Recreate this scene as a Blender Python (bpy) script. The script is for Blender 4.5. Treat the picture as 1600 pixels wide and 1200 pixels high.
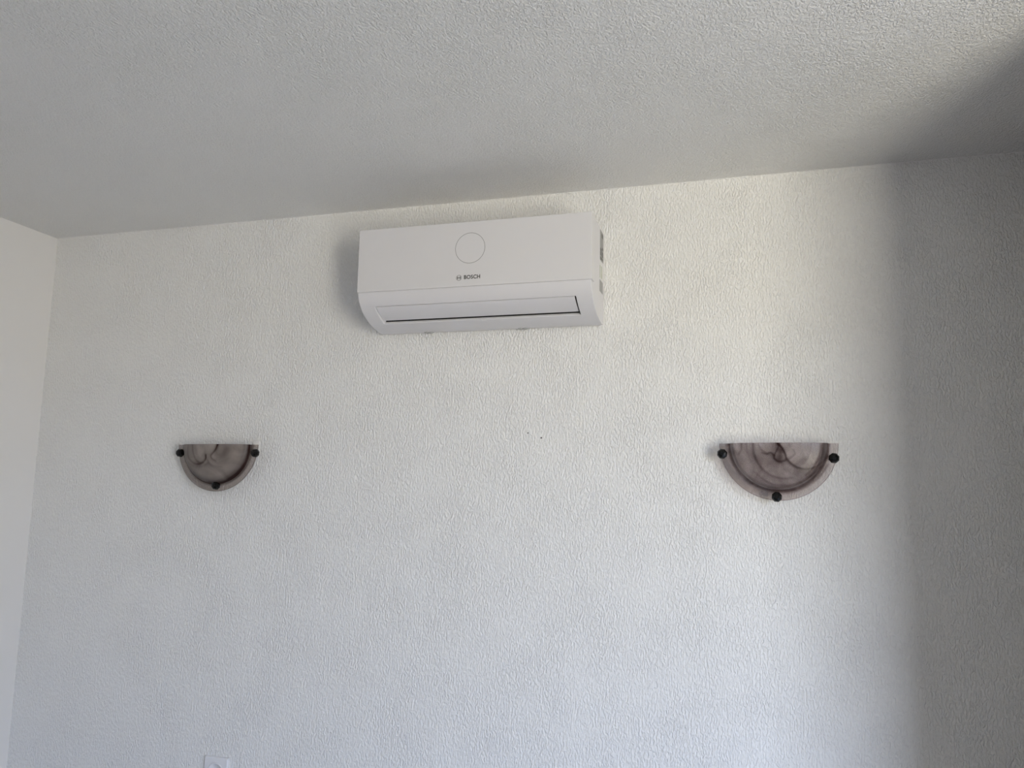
import bpy, bmesh, math, random
from mathutils import Vector, Matrix

# ---------------------------------------------------------------- clearing
for o in list(bpy.data.objects):
    bpy.data.objects.remove(o, do_unlink=True)
SC = bpy.context.scene
COL = SC.collection
random.seed(7)

# ---------------------------------------------------------------- camera
F_PX = 1300.0
YAW, PITCH, ROLL = 0.29322, 0.13851, 0.01824
CAM = Vector((0.5575, -2.4345, 1.5721))
cd = bpy.data.cameras.new('camera')
cd.sensor_fit = 'HORIZONTAL'
cd.sensor_width = 36.0
cd.lens = 36.0 * F_PX / 1600.0
cd.clip_start = 0.02
cam = bpy.data.objects.new('camera', cd)
COL.objects.link(cam)
c_, s_ = math.cos(YAW), math.sin(YAW)
fw = Vector((-s_ * math.cos(PITCH), c_ * math.cos(PITCH), math.sin(PITCH)))
rt = Vector((c_, s_, 0.0))
up = rt.cross(fw)
r2 = rt * math.cos(ROLL) + up * math.sin(ROLL)
u2 = -rt * math.sin(ROLL) + up * math.cos(ROLL)
M = Matrix.Identity(4)
for i in range(3):
    M[i][0], M[i][1], M[i][2], M[i][3] = r2[i], u2[i], -fw[i], CAM[i]
cam.matrix_world = M
SC.camera = cam

# ---------------------------------------------------------------- sky, daylight, exposure
W = bpy.data.worlds.new('daylight')
SC.world = W
W.use_nodes = True
nt = W.node_tree
nt.nodes.clear()
wo = nt.nodes.new('ShaderNodeOutputWorld')
wb = nt.nodes.new('ShaderNodeBackground')
tc = nt.nodes.new('ShaderNodeTexCoord')
sx = nt.nodes.new('ShaderNodeSeparateXYZ')
mr = nt.nodes.new('ShaderNodeMapRange')
mr.inputs['From Min'].default_value = -1.0
mr.inputs['From Max'].default_value = 1.0
cr = nt.nodes.new('ShaderNodeValToRGB')
els = cr.color_ramp.elements
els[0].position = 0.0
els[0].color = (1.14, 1.075, 0.905, 1)          # sunlit ground below the horizon
els[1].position = 1.0
els[1].color = (0.52, 0.78, 1.44, 1)          # blue zenith
e = els.new(0.49); e.color = (1.14, 1.075, 0.905, 1)
e = els.new(0.515); e.color = (1.06, 1.25, 1.62, 1)   # pale horizon
e = els.new(0.62); e.color = (0.82, 1.09, 1.68, 1)
nt.links.new(tc.outputs['Generated'], sx.inputs[0])
nt.links.new(sx.outputs['Z'], mr.inputs['Value'])
nt.links.new(mr.outputs[0], cr.inputs[0])
nt.links.new(cr.outputs[0], wb.inputs['Color'])
nt.links.new(wb.outputs[0], wo.inputs['Surface'])
wb.inputs['Strength'].default_value = 8.0

WX0, WX1, WZ0, WZ1 = 2.05, 3.25, 0.10, 2.25      # balcony window in the front wall, behind the camera
FY = -3.40                                       # inner face of the front wall
ld = bpy.data.lights.new('window_portal', 'AREA')
ld.shape = 'RECTANGLE'
ld.size = WX1 - WX0
ld.size_y = WZ1 - WZ0
ld.cycles.is_portal = True
lo = bpy.data.objects.new('window_portal', ld)
COL.objects.link(lo)
lo.location = ((WX0 + WX1) / 2, FY - 0.16, (WZ0 + WZ1) / 2)
lo.rotation_euler = (math.radians(90), 0, 0)
lo.matrix_world = Matrix.Translation(lo.location) @ Matrix.Rotation(math.radians(90), 4, 'X')

vs = SC.view_settings
SC.display_settings.display_device = 'sRGB'
vs.view_transform = 'Standard'
vs.look = 'None'
vs.gamma = 1.0
vs.use_curve_mapping = False
vs.exposure = 1.20
SC.cycles.sample_clamp_indirect = 1.5
SC.cycles.max_bounces = 14
SC.cycles.diffuse_bounces = 8
SC.cycles.transparent_max_bounces = 16
SC.cycles.use_denoising = True
SC.cycles.denoiser = 'OPENIMAGEDENOISE'
SC.cycles.denoising_input_passes = 'RGB_ALBEDO_NORMAL'
SC.cycles.denoising_prefilter = 'NONE'


# ---------------------------------------------------------------- materials
def new_mat(name):
    m = bpy.data.materials.new(name)
    m.use_nodes = True
    t = m.node_tree
    b = t.nodes['Principled BSDF']
    return m, t, b


def plain(name, col, rough=0.5, metal=0.0, spec=0.5, noise=0.02):
    m, t, b = new_mat(name)
    co = t.nodes.new('ShaderNodeTexCoord')
    nz = t.nodes.new('ShaderNodeTexNoise')
    nz.inputs['Scale'].default_value = 14.0
    nz.inputs['Detail'].default_value = 2.0
    rp = t.nodes.new('ShaderNodeValToRGB')
    rp.color_ramp.elements[0].color = (*[max(0, c * (1 - noise)) for c in col], 1)
    rp.color_ramp.elements[1].color = (*[min(1, c * (1 + noise)) for c in col], 1)
    t.links.new(co.outputs['Object'], nz.inputs['Vector'])
    t.links.new(nz.outputs['Fac'], rp.inputs[0])
    t.links.new(rp.outputs[0], b.inputs['Base Color'])
    b.inputs['Roughness'].default_value = rough
    b.inputs['Metallic'].default_value = metal
    b.inputs['Specular IOR Level'].default_value = spec
    return m


def relief_paint(name, col, scale, strength, dist, rot=0.0, rough=0.62):
    """white paint over a rolled, worm-like textured plaster"""
    m, t, b = new_mat(name)
    N, L = t.nodes, t.links
    co = N.new('ShaderNodeTexCoord')
    mp = N.new('ShaderNodeMapping')
    mp.inputs['Scale'].default_value = scale
    mp.inputs['Rotation'].default_value = (0, rot if name == 'wall' else 0, rot)
    L.new(co.outputs['Object'], mp.inputs['Vector'])
    n1 = N.new('ShaderNodeTexNoise')
    n1.inputs['Scale'].default_value = 1.0
    n1.inputs['Detail'].default_value = 2.2
    n1.inputs['Roughness'].default_value = 0.45
    n1.inputs['Distortion'].default_value = 0.5
    L.new(mp.outputs[0], n1.inputs['Vector'])
    r1 = N.new('ShaderNodeMapRange')
    r1.interpolation_type = 'SMOOTHSTEP'
    r1.inputs['From Min'].default_value = 0.36
    r1.inputs['From Max'].default_value = 0.64
    L.new(n1.outputs['Fac'], r1.inputs['Value'])
    # patches where the roller left less relief
    n2 = N.new('ShaderNodeTexNoise')
    n2.inputs['Scale'].default_value = 7.0
    n2.inputs['Detail'].default_value = 3.0
    L.new(co.outputs['Object'], n2.inputs['Vector'])
    r2_ = N.new('ShaderNodeMapRange')
    r2_.inputs['From Min'].default_value = 0.35
    r2_.inputs['From Max'].default_value = 0.65
    r2_.inputs['To Min'].default_value = 0.75
    r2_.inputs['To Max'].default_value = 1.15
    L.new(n2.outputs['Fac'], r2_.inputs['Value'])
    mu = N.new('ShaderNodeMath'); mu.operation = 'MULTIPLY'
    L.new(r1.outputs[0], mu.inputs[0]); L.new(r2_.outputs[0], mu.inputs[1])
    bp = N.new('ShaderNodeBump')
    bp.inputs['Strength'].default_value = strength
    bp.inputs['Distance'].default_value = dist
    L.new(mu.outputs[0], bp.inputs['Height'])
    L.new(bp.outputs[0], b.inputs['Normal'])
    b.inputs['Base Color'].default_value = (*col, 1)
    b.inputs['Roughness'].default_value = rough
    b.inputs['Specular IOR Level'].default_value = 0.25
    return m


M_WALL = relief_paint('wall', (0.80, 0.797, 0.785), (195, 195, 89), 1.0, 0.00165)
M_CEIL = relief_paint('ceiling', (0.78, 0.775, 0.76), (205, 142, 172), 1.0, 0.0015, rot=0.6)
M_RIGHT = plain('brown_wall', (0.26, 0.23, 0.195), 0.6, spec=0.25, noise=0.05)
M_SMOOTH = plain('smooth_white_paint', (0.745, 0.73, 0.71), 0.55, spec=0.25, noise=0.008)
M_FLOOR = plain('pale_floor', (0.30, 0.285, 0.265), 0.45, noise=0.2)
M_FRAME = plain('window_white', (0.8, 0.8, 0.8), 0.4)
M_CASE = plain('white_plastic', (0.68, 0.67, 0.69), 0.38, noise=0.004)
M_PANEL = plain('white_gloss_plastic', (0.67, 0.66, 0.67), 0.28, noise=0.004)
M_SIDE = M_CASE
M_DARK = plain('dark_cavity', (0.015, 0.015, 0.016), 0.7)
M_RING = plain('grey_print', (0.22, 0.22, 0.215), 0.5)
M_TEXT = plain('dark_grey_print', (0.075, 0.075, 0.075), 0.5)
M_EMBL = plain('grey_emblem_print', (0.16, 0.155, 0.155), 0.5)
M_LABEL = plain('silver_label', (0.30, 0.30, 0.295), 0.4, noise=0.15)
M_LABELD = plain('label_print', (0.11, 0.11, 0.105), 0.5)
M_LABELW = plain('white_label', (0.72, 0.72, 0.70), 0.5)
M_GREEN = plain('label_green', (0.30, 0.36, 0.20), 0.5)
M_STEEL = plain('zinc_plate', (0.42, 0.42, 0.41), 0.45, metal=0.6, noise=0.15)
M_CLIP = plain('grey_clip', (0.40, 0.40, 0.39), 0.5)
M_BLACK = plain('black_knob', (0.004, 0.004, 0.004), 0.22, spec=0.3, noise=0.1)
M_WHITEMETAL = plain('white_metal', (0.75, 0.74, 0.72), 0.4)
M_SOCKET = plain('socket_plastic', (0.74, 0.74, 0.76), 0.35, noise=0.004)
M_SPECK = plain('dark_speck', (0.05, 0.045, 0.04), 0.8)


def glass_mat(name, seed, clear, wisp, body, frost):
    """smoky pressed glass; the mesh carries where the dark wisps run ('wisp') and where the bowl is ('bowl')"""
    m = bpy.data.materials.new(name)
    m.use_nodes = True
    t = m.node_tree
    N, L = t.nodes, t.links
    N.clear()
    out = N.new('ShaderNodeOutputMaterial')
    co = N.new('ShaderNodeTexCoord')
    of = N.new('ShaderNodeVectorMath'); of.operation = 'MULTIPLY_ADD'
    L.new(co.outputs['Object'], of.inputs[0])
    of.inputs[1].default_value = (1, 0, 1)            # the clouds run through the glass
    of.inputs[2].default_value = (seed, seed, seed)
    nc = N.new('ShaderNodeTexNoise')
    nc.inputs['Scale'].default_value = 13.0
    nc.inputs['Detail'].default_value = 2.5
    nc.inputs['Distortion'].default_value = 1.6
    L.new(of.outputs[0], nc.inputs['Vector'])
    cl = N.new('ShaderNodeMapRange')
    cl.inputs['From Min'].default_value = 0.32
    cl.inputs['From Max'].default_value = 0.72
    cl.inputs['To Max'].default_value = 0.34
    L.new(nc.outputs['Fac'], cl.inputs['Value'])
    att = N.new('ShaderNodeAttribute'); att.attribute_name = 'bowl'
    awi = N.new('ShaderNodeAttribute'); awi.attribute_name = 'wisp'
    cm = N.new('ShaderNodeMath'); cm.operation = 'MULTIPLY'
    L.new(cl.outputs[0], cm.inputs[0]); L.new(att.outputs['Fac'], cm.inputs[1])
    ad = N.new('ShaderNodeMath'); ad.operation = 'ADD'; ad.use_clamp = True
    L.new(cm.outputs[0], ad.inputs[0]); L.new(awi.outputs['Fac'], ad.inputs[1])
    tm = N.new('ShaderNodeMixRGB')
    tm.inputs['Color1'].default_value = (*clear, 1)
    tm.inputs['Color2'].default_value = (*wisp, 1)
    L.new(ad.outputs[0], tm.inputs['Fac'])
    # longer path through the glass at grazing angles: darker edges
    lw = N.new('ShaderNodeLayerWeight'); lw.inputs['Blend'].default_value = 0.35
    pw = N.new('ShaderNodeMath'); pw.operation = 'POWER'
    L.new(lw.outputs['Facing'], pw.inputs[0]); pw.inputs[1].default_value = 3.0
    em = N.new('ShaderNodeMixRGB'); em.blend_type = 'MULTIPLY'
    L.new(pw.outputs[0], em.inputs['Fac'])
    L.new(tm.outputs[0], em.inputs['Color1'])
    em.inputs['Color2'].default_value = (0.42, 0.35, 0.35, 1)
    tr = N.new('ShaderNodeBsdfTransparent')
    L.new(em.outputs[0], tr.inputs['Color'])
    bm_ = N.new('ShaderNodeMixRGB'); bm_.blend_type = 'MULTIPLY'
    bm_.inputs['Fac'].default_value = 1.0
    L.new(tm.outputs[0], bm_.inputs['Color1'])
    bm_.inputs['Color2'].default_value = (*body, 1)
    df = N.new('ShaderNodeBsdfDiffuse')
    L.new(bm_.outputs[0], df.inputs['Color'])
    tl = N.new('ShaderNodeBsdfTranslucent')
    L.new(bm_.outputs[0], tl.inputs['Color'])
    dt = N.new('ShaderNodeMixShader'); dt.inputs[0].default_value = 0.4
    L.new(df.outputs[0], dt.inputs[1]); L.new(tl.outputs[0], dt.inputs[2])
    ff = N.new('ShaderNodeMath'); ff.operation = 'MULTIPLY'
    L.new(att.outputs['Fac'], ff.inputs[0]); ff.inputs[1].default_value = frost
    mx = N.new('ShaderNodeMixShader')
    L.new(ff.outputs[0], mx.inputs[0])
    L.new(tr.outputs[0], mx.inputs[1]); L.new(dt.outputs[0], mx.inputs[2])
    gl = N.new('ShaderNodeBsdfGlossy')
    gl.inputs['Roughness'].default_value = 0.30
    fz = N.new('ShaderNodeFresnel'); fz.inputs['IOR'].default_value = 1.30
    mg = N.new('ShaderNodeMixShader')
    L.new(fz.outputs[0], mg.inputs[0])
    L.new(mx.outputs[0], mg.inputs[1]); L.new(gl.outputs[0], mg.inputs[2])
    L.new(mg.outputs[0], out.inputs['Surface'])
    return m


# ---------------------------------------------------------------- helpers
def obj(name, bm, mat, parent=None, smooth=False, bevel=0.0, seg=2, angle=35):
    me = bpy.data.meshes.new(name)
    bmesh.ops.recalc_face_normals(bm, faces=bm.faces)
    bm.to_mesh(me)
    bm.free()
    for m in (mat if isinstance(mat, (list, tuple)) else [mat]):
        me.materials.append(m)
    o = bpy.data.objects.new(name, me)
    COL.objects.link(o)
    if parent:
        o.parent = parent
    if smooth:
        for p in me.polygons:
            p.use_smooth = True
    if bevel:
        b = o.modifiers.new('bevel', 'BEVEL')
        b.width = bevel
        b.segments = seg
        b.limit_method = 'ANGLE'
        b.angle_limit = math.radians(angle)
        b.harden_normals = False
        for p in me.polygons:
            p.use_smooth = True
        w = o.modifiers.new('normals', 'WEIGHTED_NORMAL')
        w.keep_sharp = True
    return o


def add_box(bm, x0, x1, y0, y1, z0, z1):
    v = [bm.verts.new((x, y, z)) for x in (x0, x1) for y in (y0, y1) for z in (z0, z1)]
    for f in ((0, 1, 3, 2), (4, 6, 7, 5), (0, 4, 5, 1), (2, 3, 7, 6), (0, 2, 6, 4), (1, 5, 7, 3)):
        bm.faces.new([v[i] for i in f])
    return v


def box(*a):
    bm = bmesh.new()
    add_box(bm, *a)
    return bm


def add_lathe_y(bm, prof, cx, cz, n=32, cap_first=True, cap_last=True, phase=0.0):
    """prof = [(r, y)], turned about an axis along y through (cx, cz)"""
    rings = []
    for r, y in prof:
        rings.append([bm.verts.new((cx + r * math.cos(phase + 2 * math.pi * k / n), y,
                                    cz + r * math.sin(phase + 2 * math.pi * k / n))) for k in range(n)])
    for a, b in zip(rings, rings[1:]):
        for k in range(n):
            bm.faces.new((a[k], a[(k + 1) % n], b[(k + 1) % n], b[k]))
    if cap_first:
        bm.faces.new(rings[0])
    if cap_last:
        bm.faces.new(list(reversed(rings[-1])))
    return bm


def thing(name, label, cat, loc, group=None):
    o = bpy.data.objects.new(name, None)
    o.empty_display_size = 0.05
    COL.objects.link(o)
    o.location = loc
    o['label'] = label
    o['category'] = cat
    if group:
        o['group'] = group
    return o


def struct(name, bm, mat, **k):
    o = obj(name, bm, mat, **k)
    o['kind'] = 'structure'
    return o


# ---------------------------------------------------------------- room shell
XL, ZC = -1.9964, 2.5271           # left wall, ceiling
XR, YR = 1.262, -0.96              # right wall runs only this far, then the room widens
XF = 3.45                          # far side of the wider part
T = 0.18
struct('floor', box(XL - T, XF + T, FY - T, T, -T, 0), M_FLOOR)
struct('ceiling', box(XL - T, XF + T, FY - T, T, ZC, ZC + T), M_CEIL)
wall_back = struct('wall_back', box(XL - T, XF + T, 0, T, 0, ZC), M_WALL)
struct('wall_left', box(XL - T, XL, FY - T, 0, 0, ZC), M_SMOOTH)
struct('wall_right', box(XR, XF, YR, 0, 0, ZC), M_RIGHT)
struct('wall_far_right', box(XF, XF + T, FY - T, 0, 0, ZC), M_SMOOTH)
bm = bmesh.new()
add_box(bm, XL, WX0, FY - T, FY, 0, ZC)
add_box(bm, WX1, XF, FY - T, FY, 0, ZC)
add_box(bm, WX0, WX1, FY - T, FY, 0, WZ0)
add_box(bm, WX0, WX1, FY - T, FY, WZ1, ZC)
struct('wall_front', bm, M_SMOOTH)
bm = bmesh.new()
fw_ = 0.06
add_box(bm, WX0, WX0 + fw_, FY - 0.12, FY - 0.06, WZ0, WZ1)
add_box(bm, WX1 - fw_, WX1, FY - 0.12, FY - 0.06, WZ0, WZ1)
add_box(bm, WX0 + fw_, WX1 - fw_, FY - 0.12, FY - 0.06, WZ0, WZ0 + fw_)
add_box(bm, WX0 + fw_, WX1 - fw_, FY - 0.12, FY - 0.06, WZ1 - fw_, WZ1)
struct('window_1', bm, M_FRAME)

# thin wavering bead of caulk where the textured wall meets the ceiling
bm = bmesh.new()
rng = random.Random(3)
prev = None
n = 420
for i in range(n + 1):
    x = XL + (XR - XL) * i / n
    r = 0.0009 + 0.0012 * rng.random() + (0.0028 if rng.random() < 0.05 else 0)
    cur = [bm.verts.new((x, 0.0, ZC - r * 1.7)), bm.verts.new((x, -r * 0.8, ZC - r * 0.9)), bm.verts.new((x, -r, ZC))]
    if prev:
        for k in range(2):
            bm.faces.new((prev[k], prev[k + 1], cur[k + 1], cur[k]))
    prev = cur
cb = obj('caulk_bead', bm, M_WALL, wall_back, smooth=True)

# two tiny dark specks on the wall below the air conditioner
for x, z, r in ((-0.124, 1.775, 0.0022), (-0.082, 1.760, 0.0026)):
    bm = bmesh.new()
    add_lathe_y(bm, [(r, 0.0), (r * 0.7, -0.0012)], x, z, 7)
    obj('speck', bm, M_SPECK, wall_back)

# ---------------------------------------------------------------- air conditioner
AX, AZ, AW, AH = -0.6177, 2.0956, 0.729, 0.2915
ac = thing('air_conditioner', 'white wall-mounted split air conditioner with a circle on its front, high under the ceiling',
           'air conditioner', (AX, 0, AZ))
# mounting plate between wall and casing
obj('mounting_plate', box(0.02, AW - 0.008, -0.008, 0.0, 0.012, AH - 0.012), M_STEEL, ac)

low = [(-0.1985, 0.0945), (-0.1960, 0.0860), (-0.1922, 0.0750), (-0.1872, 0.0660), (-0.1808, 0.0578)]
op = [(-0.1757, 0.0530), (-0.1650, 0.0435), (-0.1560, 0.0375), (-0.1450, 0.0310), (-0.1300, 0.0233), (-0.1180, 0.0180), (-0.1075, 0.0142)]
end = [(-0.0950, 0.0105), (-0.0750, 0.0060), (-0.0400, 0.0010), (-0.0200, 0.0), (-0.0060, 0.004)]
OX0, OX1 = 0.0510, 0.6780
prof = [(-0.0060, AH - 0.003), (-0.1640, AH - 0.003), (-0.1640, 0.0945)] + low + op + end
i0 = 3 + len(low)
i1 = i0 + len(op) - 1
bm = bmesh.new()
xs = [0.0025, OX0, OX1, AW - 0.0025]
cols = [[bm.verts.new((x, y, z)) for y, z in prof] for x in xs]
for a in range(3):
    for k in range(len(prof) - 1):
        if a == 1 and i0 <= k < i1:
            continue
        bm.faces.new((cols[a][k], cols[a + 1][k], cols[a + 1][k + 1], cols[a][k + 1]))
for a in (0, 3):
    bm.faces.new(cols[a])
# back
bm.faces.new([cols[a][0] for a in range(4)] + [cols[a][-1] for a in (3, 2, 1, 0)])
# lips of the outlet, turned inwards
DEP = 0.022


def inward(i, d=DEP):
    y, z = prof[i]
    nrm = Vector((0.55, 0.83))
    return y + nrm.x * d, z + nrm.y * d


li = [bm.verts.new((OX0 + 0.004, *inward(i))) for i in range(i0, i1 + 1)]
ri = [bm.verts.new((OX1 - 0.002, *inward(i))) for i in range(i0, i1 + 1)]
for k in range(i1 - i0):
    bm.faces.new((cols[1][i0 + k], cols[1][i0 + k + 1], li[k + 1], li[k]))
    bm.faces.new((cols[2][i0 + k + 1], cols[2][i0 + k], ri[k], ri[k + 1]))
bm.faces.new((cols[1][i0], li[0], ri[0], cols[2][i0]))
bm.faces.new((cols[1][i1], cols[2][i1], ri[-1], li[-1]))
casing = obj('casing', bm, M_CASE, ac, bevel=0.0022, seg=3, angle=28)

# dark outlet behind the louver
bm = bmesh.new()
q0, q1 = inward(i0, DEP + 0.001), inward(i1, DEP + 0.001)
a = [bm.verts.new((x, *q)) for x in (OX0 + 0.002, OX1 - 0.001) for q in (q0, q1, (q1[0] + 0.03, q1[1] + 0.07), (q0[0] + 0.03, q0[1] + 0.07))]
for f in ((0, 3, 2, 1)[::-1], (4, 5, 6, 7)[::-1], (1, 5, 6, 2), (0, 4, 7, 3), (3, 7, 6, 2)):
    bm.faces.new([a[i] for i in f])
# black faces just inside the lips: the gap's shade put into colour
for i in range(i0, i1):
    pa, pb = inward(i, 0.004), inward(i + 1, 0.004)
    pc, pd = inward(i + 1, DEP + 0.001), inward(i, DEP + 0.001)
    for x in (OX1 - 0.0025, ):
        bm.faces.new([bm.verts.new((x, *t_)) for t_ in (pa, pb, pc, pd)])
pa, pb = inward(i1, 0.008), inward(i1, DEP + 0.001)
bm.faces.new([bm.verts.new(v_) for v_ in ((OX0 + 0.004, pa[0], pa[1] + 0.0006), (OX1 - 0.003, pa[0], pa[1] + 0.0006), (OX1 - 0.003, pb[0], pb[1] + 0.0006), (OX0 + 0.004, pb[0], pb[1] + 0.0006))])
obj('air_outlet', bm, M_DARK, ac)

# louver: curved flap, hinged at its top, its lower edge a little inwards
bm = bmesh.new()
piv = Vector(prof[i0])
path = []
m_ = 14
pts = [Vector(p_) for p_ in prof[i0:i1 + 1]]
lens = [0.0]
for p0, p1 in zip(pts, pts[1:]):
    lens.append(lens[-1] + (p1 - p0).length)


def along(s):
    for k in range(len(pts) - 1):
        if s <= lens[k + 1]:
            return pts[k].lerp(pts[k + 1], (s - lens[k]) / (lens[k + 1] - lens[k]))
    return pts[-1]


ang = math.radians(6.0)
outer, inner = [], []
for k in range(m_ + 1):
    s = 0.0016 + (lens[-1] - 0.0016 - 0.0062) * k / m_
    p0 = along(s)
    d_ = (along(min(s + 0.004, lens[-1])) - along(max(s - 0.004, 0))).normalized()
    nrm = Vector((-d_.y, d_.x))
    if nrm.x < 0:
        nrm = -nrm
    for lst, off in ((outer, 0.0006), (inner, 0.0042)):
        q = p0 + nrm * off - piv
        q = Vector((q.x * math.cos(ang) - q.y * math.sin(ang), q.x * math.sin(ang) + q.y * math.cos(ang))) + piv
        lst.append(q)
LX0, LX1 = OX0 + 0.0025, OX1 - 0.0042
loop = outer + inner[::-1]
va = [bm.verts.new((LX0, q.x, q.y)) for q in loop]
vb = [bm.verts.new((LX1, q.x, q.y)) for q in loop]
nl = len(loop)
for k in range(nl):
    bm.faces.new((va[k], va[(k + 1) % nl], vb[(k + 1) % nl], vb[k]))
for v in (va, vb):
    for k in range(m_):
        bm.faces.new((v[k], v[k + 1], v[nl - 2 - k], v[nl - 1 - k]))
obj('louver', bm, M_CASE, ac, bevel=0.0008, seg=2, angle=50)

# front panel with its prints
bm = box(0.0, AW, -0.2000, -0.1640, 0.0944, AH)
panel = obj('front_panel', bm, M_PANEL, ac, bevel=0.0022, seg=3)
PY = -0.2000
bm = bmesh.new()
RC = (0.3640, 0.2099)
NR = 96
ro, ri_ = 0.0466, 0.0453
vo = [[bm.verts.new((RC[0] + r * math.cos(2 * math.pi * k / NR), y, RC[1] + r * math.sin(2 * math.pi * k / NR))) for k in range(NR)]
      for r, y in ((ri_, PY), (ri_, PY - 0.0002), (ro, PY - 0.0002), (ro, PY))]
for a_, b_ in zip(vo, vo[1:]):
    for k in range(NR):
        bm.faces.new((a_[k], a_[(k + 1) % NR], b_[(k + 1) % NR], b_[k]))
o = obj('ring_mark', bm, M_RING, panel)
o['label'] = 'thin grey circle printed on the front panel'


def text_bm(body, x0, x1, zc, h, y, bold):
    cu = bpy.data.curves.new('lettering', 'FONT')
    cu.body = body
    cu.size = 1.0
    cu.offset = bold
    cu.extrude = 0.0
    cu.space_character = 1.06
    to = bpy.data.objects.new('lettering', cu)
    COL.objects.link(to)
    dg = bpy.context.evaluated_depsgraph_get()
    me = bpy.data.meshes.new_from_object(to.evaluated_get(dg))
    bpy.data.objects.remove(to)
    bpy.data.curves.remove(cu)
    b2 = bmesh.new()
    b2.from_mesh(me)
    bpy.data.meshes.remove(me)
    mnx = min(v.co.x for v in b2.verts); mxx = max(v.co.x for v in b2.verts)
    mny = min(v.co.y for v in b2.verts); mxy = max(v.co.y for v in b2.verts)
    for v in b2.verts:
        v.co = Vector((x0 + (v.co.x - mnx) / (mxx - mnx) * (x1 - x0), y, zc + ((v.co.y - mny) / (mxy - mny) - 0.5) * h))
    return b2


bm = text_bm('BOSCH', 0.3472, 0.3975, 0.1221, 0.0122, PY - 0.0003, 0.031)
o = obj('lettering', bm, M_TEXT, panel)
o['label'] = 'dark grey capital lettering on the front panel'

# round emblem beside the lettering: ring with an armature inside
bm = bmesh.new()
EC = (0.3314, 0.1212)
R1, R0 = 0.0086, 0.0074
ya = PY - 0.0003


def flat(pts2):
    bm.faces.new([bm.verts.new((EC[0] + p_[0], ya, EC[1] + p_[1])) for p_ in pts2])


for k in range(40):
    t0, t1 = 2 * math.pi * k / 40, 2 * math.pi * (k + 1) / 40
    flat([(R0 * math.cos(t0), R0 * math.sin(t0)), (R1 * math.cos(t0), R1 * math.sin(t0)),
          (R1 * math.cos(t1), R1 * math.sin(t1)), (R0 * math.cos(t1), R0 * math.sin(t1))])
for sg in (-1, 1):
    # side segments of the armature, following the ring
    arc = [(sg * 0.0062 * math.cos(t), 0.0062 * math.sin(t)) for t in [math.radians(d) for d in range(-52, 53, 13)]]
    flat(arc + [(sg * 0.0026, 0.0049), (sg * 0.0026, -0.0049)])
flat([(-0.0026, 0.0011), (0.0026, 0.0011), (0.0026, -0.0011), (-0.0026, -0.0011)])
o = obj('emblem', bm, M_EMBL, panel)
o['label'] = 'small round grey emblem left of the lettering'

# stickers on the right side
SX = AW - 0.0025


def sticker(y0, y1, z0, z1, mat, marks, label, mark_mat):
    st = obj('sticker', box(SX, SX + 0.0004, y0, y1, z0, z1), mat, ac)
    st['label'] = label
    for (ya_, yb_, za_, zb_) in marks:
        obj('print', box(SX + 0.0004, SX + 0.0007, y0 + (y1 - y0) * ya_, y0 + (y1 - y0) * yb_, z0 + (z1 - z0) * za_, z0 + (z1 - z0) * zb_), mark_mat, st)


sticker(-0.068, -0.018, 0.189, 0.282, M_LABEL,
        [(0.05, 0.45, 0.30, 0.40), (0.05, 0.95, 0.06, 0.12), (0.05, 0.4, 0.02, 0.05), (0.55, 0.95, 0.16, 0.34), (0.5, 0.95, 0.80, 0.93),
         (0.05, 0.35, 0.16, 0.28), (0.6, 0.95, 0.40, 0.48)], 'tall silver rating sticker with dark print', M_LABELD)
sticker(-0.072, -0.020, 0.131, 0.181, M_LABELW,
        [(0.03, 0.12, 0.05, 0.8), (0.48, 0.60, 0.1, 0.85)], 'white sticker with faint greenish marks', M_GREEN)
sticker(-0.074, -0.024, 0.092, 0.127, M_LABEL, [], 'small grey square sticker', M_CLIP)

# catches under the lower edge and the little tab on the lower lip
for x in (0.168, 0.479):
    bm = bmesh.new()
    add_box(bm, x - 0.013, x - 0.004, -0.027, -0.016, -0.0030, 0.0016)
    add_box(bm, x + 0.003, x + 0.012, -0.027, -0.016, -0.0034, 0.0016)
    add_box(bm, x - 0.016, x + 0.015, -0.024, -0.014, -0.0012, 0.0016)
    obj('catch', bm, M_CLIP, ac, bevel=0.0006, seg=1)
bm = box(0.372, 0.387, -0.1080, -0.1000, 0.0108, 0.0144)
obj('tab', bm, M_CASE, ac, bevel=0.0006, seg=1)
# ---------------------------------------------------------------- wall lamps
LR = 0.155
GAP = 0.016          # how far the rim stands off beyond its studs' seat


def catmull(pts_, n=10):
    p = [Vector(q) for q in pts_]
    p = [p[0] * 2 - p[1]] + p + [p[-1] * 2 - p[-2]]
    res = []
    for i in range(1, len(p) - 2):
        for k in range(n):
            t = k / n
            res.append(0.5 * ((2 * p[i]) + (p[i + 1] - p[i - 1]) * t + (2 * p[i - 1] - 5 * p[i] + 4 * p[i + 1] - p[i + 2]) * t * t
                              + (3 * p[i] - p[i - 1] - 3 * p[i + 1] + p[i + 2]) * t ** 3))
    res.append(p[-2])
    return res


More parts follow.
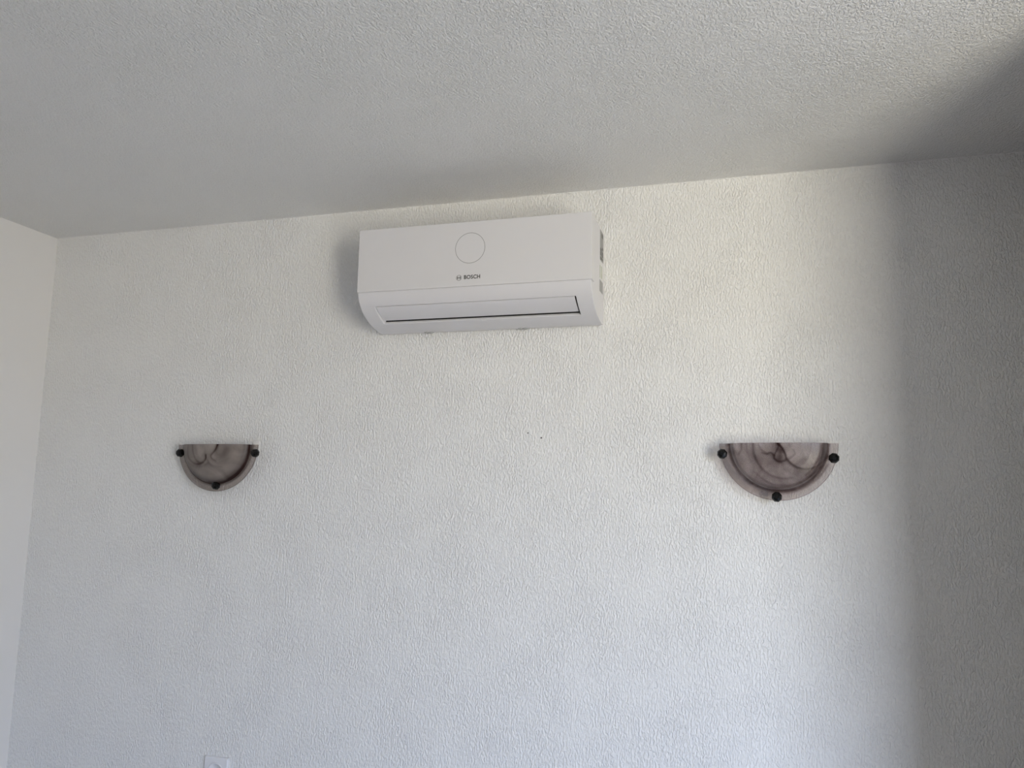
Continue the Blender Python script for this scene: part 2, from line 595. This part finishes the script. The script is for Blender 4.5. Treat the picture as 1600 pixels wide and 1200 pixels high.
def wisp_field(wisps, rim):
    """darkness of the glass at (x, z): smoke trails along smooth curves, sharper on one side, fading along their length"""
    segs = []
    for pts_, w0, w1, d0, d1 in wisps:
        cv = catmull(pts_)
        segs.append([(cv[i], w0 + (w1 - w0) * i / (len(cv) - 1), d0 + (d1 - d0) * i / (len(cv) - 1)) for i in range(len(cv))])

    def f(x, z):
        P = Vector((x, z))
        d = 0.0
        for cv in segs:
            best = min(((P - q).length_squared, w, a, i) for i, (q, w, a) in enumerate(cv))
            i = best[3]
            q = cv[i][0]
            tn = cv[min(i + 1, len(cv) - 1)][0] - cv[max(i - 1, 0)][0]
            sd = tn.x * (P.y - q.y) - tn.y * (P.x - q.x)
            w = best[1] * (1.0 if sd > 0 else 3.2)
            g = math.exp(-best[0] / (w * w))
            d = 1 - (1 - d) * (1 - min(0.98, best[2] * (g if sd > 0 else 0.30 * g + 0.70 * math.exp(-best[0] / best[1] ** 2))))
        r = math.hypot(x, z)
        d = 1 - (1 - d) * (1 - (0.6 if r > 0.1536 else 0)) * (1 - rim * math.exp(-((r - 0.1290) / 0.0042) ** 2)) * (1 - 0.45 * rim * math.exp(-((r - 0.124) / 0.009) ** 2))
        return d
    return f


def wall_lamp(cx, cz, label, glass, caps, tabs, wisps, rim, flange, tab_top):
    t = thing('wall_lamp', label, 'wall lamp', (cx, -GAP, cz), 'half-moon glass wall lamps')
    wf = wisp_field(wisps, rim)
    # glass: half a shallow bowl with a flat flange, open at the top, solid and about 5 mm thick
    key_o = [(0.0, -0.0680), (0.030, -0.0674), (0.060, -0.0652), (0.088, -0.0610), (0.108, -0.0560), (0.119, -0.0505),
             (0.1255, -0.0435), (0.1290, -0.0370), (0.1315, -0.0345), (0.1360, -0.0335), (0.1530, -0.0335), (LR, -0.0322)]
    key_i = [(LR, -0.0298), (0.1530, -0.0285), (0.1330, -0.0285), (0.1270, -0.0310), (0.1225, -0.0370), (0.1150, -0.0455), (0.105, -0.0510),
             (0.087, -0.0562), (0.060, -0.0604), (0.030, -0.0628), (0.0, -0.0635)]

    def fine(key):
        res = []
        for (r0, y0), (r1, y1) in zip(key, key[1:]):
            m = max(1, int(math.hypot(r1 - r0, y1 - y0) / 0.0022))
            res += [(r0 + (r1 - r0) * k / m, y0 + (y1 - y0) * k / m) for k in range(m)]
        return res + [key[-1]]
    outer, inner = fine(key_o), fine(key_i)
    bm = bmesh.new()
    lay = bm.verts.layers.float.new('bowl')
    law = bm.verts.layers.float.new('wisp')
    NS = 150
    rows = []
    for j, (r, y) in enumerate(outer + inner):
        row = []
        for k in range(NS + 1):
            a = math.pi + math.pi * k / NS
            if r == 0.0 and k > 0:
                row.append(row[0])
                continue
            v = bm.verts.new((r * math.cos(a), y, r * math.sin(a)))
            u = (0.140 - r) / 0.008
            v[lay] = 0.15 + 0.85 * max(0.0, min(1.0, u))
            v[law] = (wf(v.co.x, v.co.z) if (u > -1 or r > 0.1536) else flange) if j < len(outer) else (0.75 * wf(v.co.x, v.co.z) if u > 0 else 0.0)
            if j < len(outer):
                v[law] = max(v[law], flange * max(0.0, min(1.0, (r - 0.130) / 0.005)))
            row.append(v)
        rows.append(row)
    for ra, rb in zip(rows, rows[1:]):
        for k in range(NS):
            f = []
            for v in (ra[k], ra[k + 1], rb[k + 1], rb[k]):
                if v not in f:
                    f.append(v)
            if len(f) > 2:
                bm.faces.new(f)
    # the two halves of the cut top edge
    for side in (0, NS):
        bm.faces.new([rw[side] for rw in rows[:-1]] + [rows[-1][side]])
    bmesh.ops.remove_doubles(bm, verts=bm.verts, dist=1e-6)
    g = obj('glass_shade', bm, glass, t, smooth=True)
    es = g.modifiers.new('edges', 'EDGE_SPLIT')
    es.split_angle = math.radians(60)
    # back plate and holder behind the glass
    obj('back_plate', box(-0.055, 0.055, -0.004, GAP, -0.055, -0.012), M_WHITEMETAL, t, bevel=0.001)
    obj('lamp_holder', box(-0.012, 0.012, -0.024, -0.004, -0.048, -0.020), M_WHITEMETAL, t, bevel=0.002)
    # three black faceted knobs on the rim, each with a stud to the wall behind the glass
    for (dx, dz) in caps:
        bm = bmesh.new()
        add_lathe_y(bm, [(0.0100, -0.0335), (0.0140, -0.0350), (0.0142, -0.0430), (0.0112, -0.0485), (0.0050, -0.0510)], dx, dz, 8, phase=0.3)
        cpo = obj('knob', bm, M_BLACK, t)
        bm = bmesh.new()
        add_lathe_y(bm, [(0.0032, GAP), (0.0032, -0.0290)], dx * 0.80, dz * 0.80, 10)
        obj('stud', bm, M_WHITEMETAL, cpo)
    for dx in tabs:
        bm = bmesh.new()
        add_box(bm, dx - 0.011, dx + 0.011, -0.0030 + GAP, GAP, -0.020, tab_top)
        add_box(bm, dx - 0.009, dx + 0.009, -0.0285, -0.0030 + GAP, -0.0035, -0.0015)
        obj('bracket', bm, M_WHITEMETAL, t, bevel=0.0006, seg=1)
    return t


def left_pts(p):      # sketch units of the grey lamp's swirls to metres on its glass
    return [((250 + a * 0.1125 - 287) / 402 - 0.121, -0.001 - (670 + b * 0.1125 - 695) / 468) for a, b in p]


def right_pts(p):     # the same for the mauve lamp
    return [((1100 + a * 0.14375 - 1217) / 603, -0.004 - (670 + b * 0.14375 - 694.5) / 578) for a, b in p]


wl = [(left_pts(p), *q) for p, q in (
    ([(848, 225), (825, 290), (790, 340), (765, 375), (780, 420), (830, 450)], (0.0036, 0.003, 0.85, 0.35)),
    ([(692, 370), (692, 420), (660, 462), (610, 490), (540, 490), (480, 460), (430, 400), (412, 330), (415, 230)], (0.0036, 0.004, 0.80, 0.25)),
    ([(488, 225), (500, 320), (540, 420), (600, 468), (660, 475)], (0.003, 0.003, 0.35, 0.35)),
    ([(720, 440), (760, 500), (830, 525), (900, 530)], (0.0035, 0.004, 0.35, 0.15)),
    ([(420, 470), (520, 520), (640, 520), (720, 480)], (0.005, 0.005, 0.25, 0.30)),
    ([(1010, 250), (960, 330), (980, 440), (1060, 500)], (0.016, 0.016, 0.22, 0.15)))]
wr_ = [(right_pts(p), *q) for p, q in (
    ([(812, 165), (850, 205), (885, 270), (905, 330), (950, 380), (1010, 418), (1100, 436), (1190, 420), (1270, 370), (1345, 300)], (0.0030, 0.0026, 0.95, 0.35)),
    ([(826, 180), (800, 240), (775, 285), (772, 325), (820, 358), (880, 348), (900, 330)], (0.0024, 0.0026, 0.60, 0.65)),
    ([(840, 240), (835, 290), (830, 330)], (0.0085, 0.0085, 0.60, 0.60)),
    ([(640, 262), (690, 276), (730, 262), (772, 292)], (0.0018, 0.0026, 0.35, 0.75)),
    ([(600, 175), (640, 235), (690, 265)], (0.002, 0.002, 0.25, 0.30)),
    ([(545, 170), (548, 270), (590, 370), (650, 450), (740, 510), (860, 540), (960, 530)], (0.0030, 0.0030, 0.45, 0.25)),
    ([(550, 470), (640, 545), (720, 590), (820, 612), (950, 606), (1080, 560), (1180, 490), (1270, 405)], (0.0026, 0.0026, 0.20, 0.50)),
    ([(415, 165), (412, 225), (385, 275)], (0.0026, 0.0026, 0.45, 0.2)),
    ([(470, 165), (480, 260), (520, 360)], (0.0026, 0.0026, 0.30, 0.1)),
    ([(1290, 170), (1288, 270), (1240, 350), (1160, 400)], (0.0024, 0.0024, 0.40, 0.15)),
    ([(700, 640), (860, 668), (1010, 650), (1150, 590), (1270, 490), (1340, 390)], (0.0045, 0.0045, 0.30, 0.40)),
    ([(980, 230), (990, 280), (930, 330)], (0.0022, 0.002, 0.25, 0.3)))]
G_LEFT = glass_mat('smoky_glass_grey', 3.7, (0.89, 0.855, 0.835), (0.10, 0.050, 0.045), (0.64, 0.60, 0.565), 0.46)
G_RIGHT = glass_mat('smoky_glass_mauve', 8.3, (0.92, 0.885, 0.88), (0.15, 0.075, 0.075), (0.46, 0.42, 0.42), 0.28)
wall_lamp(-1.1870, 1.7376, 'half-moon smoky grey glass wall lamp with black knobs, near the left wall corner', G_LEFT,
          ((-0.1415, -0.028), (0.1500, -0.028), (0.008, -0.1360)), (-0.100, 0.116), wl, 0.95, 0.26, 0.0140)
wall_lamp(0.5985, 1.7382, 'half-moon mauve swirled glass wall lamp with black knobs, right of the air conditioner', G_RIGHT,
          ((-0.1475, -0.029), (0.1420, -0.040), (-0.006, -0.1450)), (-0.128,), wr_, 0.42, 0.12, 0.0055)

# ---------------------------------------------------------------- wall socket, its top just in the frame
sk = thing('wall_socket', 'square white wall socket with a round well, low on the textured wall', 'socket', (-1.1435, 0, 0.6935))
PW = 0.0435
bm = bmesh.new()
# plate with a round hole
NSK = 48
RH = 0.0295


def sq(k, y, h):
    a = 2 * math.pi * k / NSK
    c, s = math.cos(a), math.sin(a)
    m2 = h / max(abs(c), abs(s))
    return bm.verts.new((c * m2, y, s * m2))


rings = [[sq(k, 0.0, PW) for k in range(NSK)], [sq(k, -0.0085, PW) for k in range(NSK)], [sq(k, -0.0105, PW - 0.0025) for k in range(NSK)],
         [bm.verts.new((RH * math.cos(2 * math.pi * k / NSK), -0.0105, RH * math.sin(2 * math.pi * k / NSK))) for k in range(NSK)],
         [bm.verts.new((RH * math.cos(2 * math.pi * k / NSK), -0.0060, RH * math.sin(2 * math.pi * k / NSK))) for k in range(NSK)]]
for ra, rb in zip(rings, rings[1:]):
    for k in range(NSK):
        bm.faces.new((ra[k], ra[(k + 1) % NSK], rb[(k + 1) % NSK], rb[k]))
obj('plate', bm, M_SOCKET, sk)
bm = bmesh.new()
add_lathe_y(bm, [(0.0290, -0.006), (0.0290, -0.0115), (0.0275, -0.0130), (0.0250, -0.0130), (0.0240, -0.0120), (0.0232, -0.0045)], 0, 0, 48, False, True)
obj('well', bm, M_SOCKET, sk, smooth=True)
for dx in (-0.0095, 0.0095):
    bm = bmesh.new()
    add_lathe_y(bm, [(0.0026, -0.0045), (0.0026, -0.0050)], dx, 0, 14)
    obj('pin_hole', bm, M_DARK, sk)
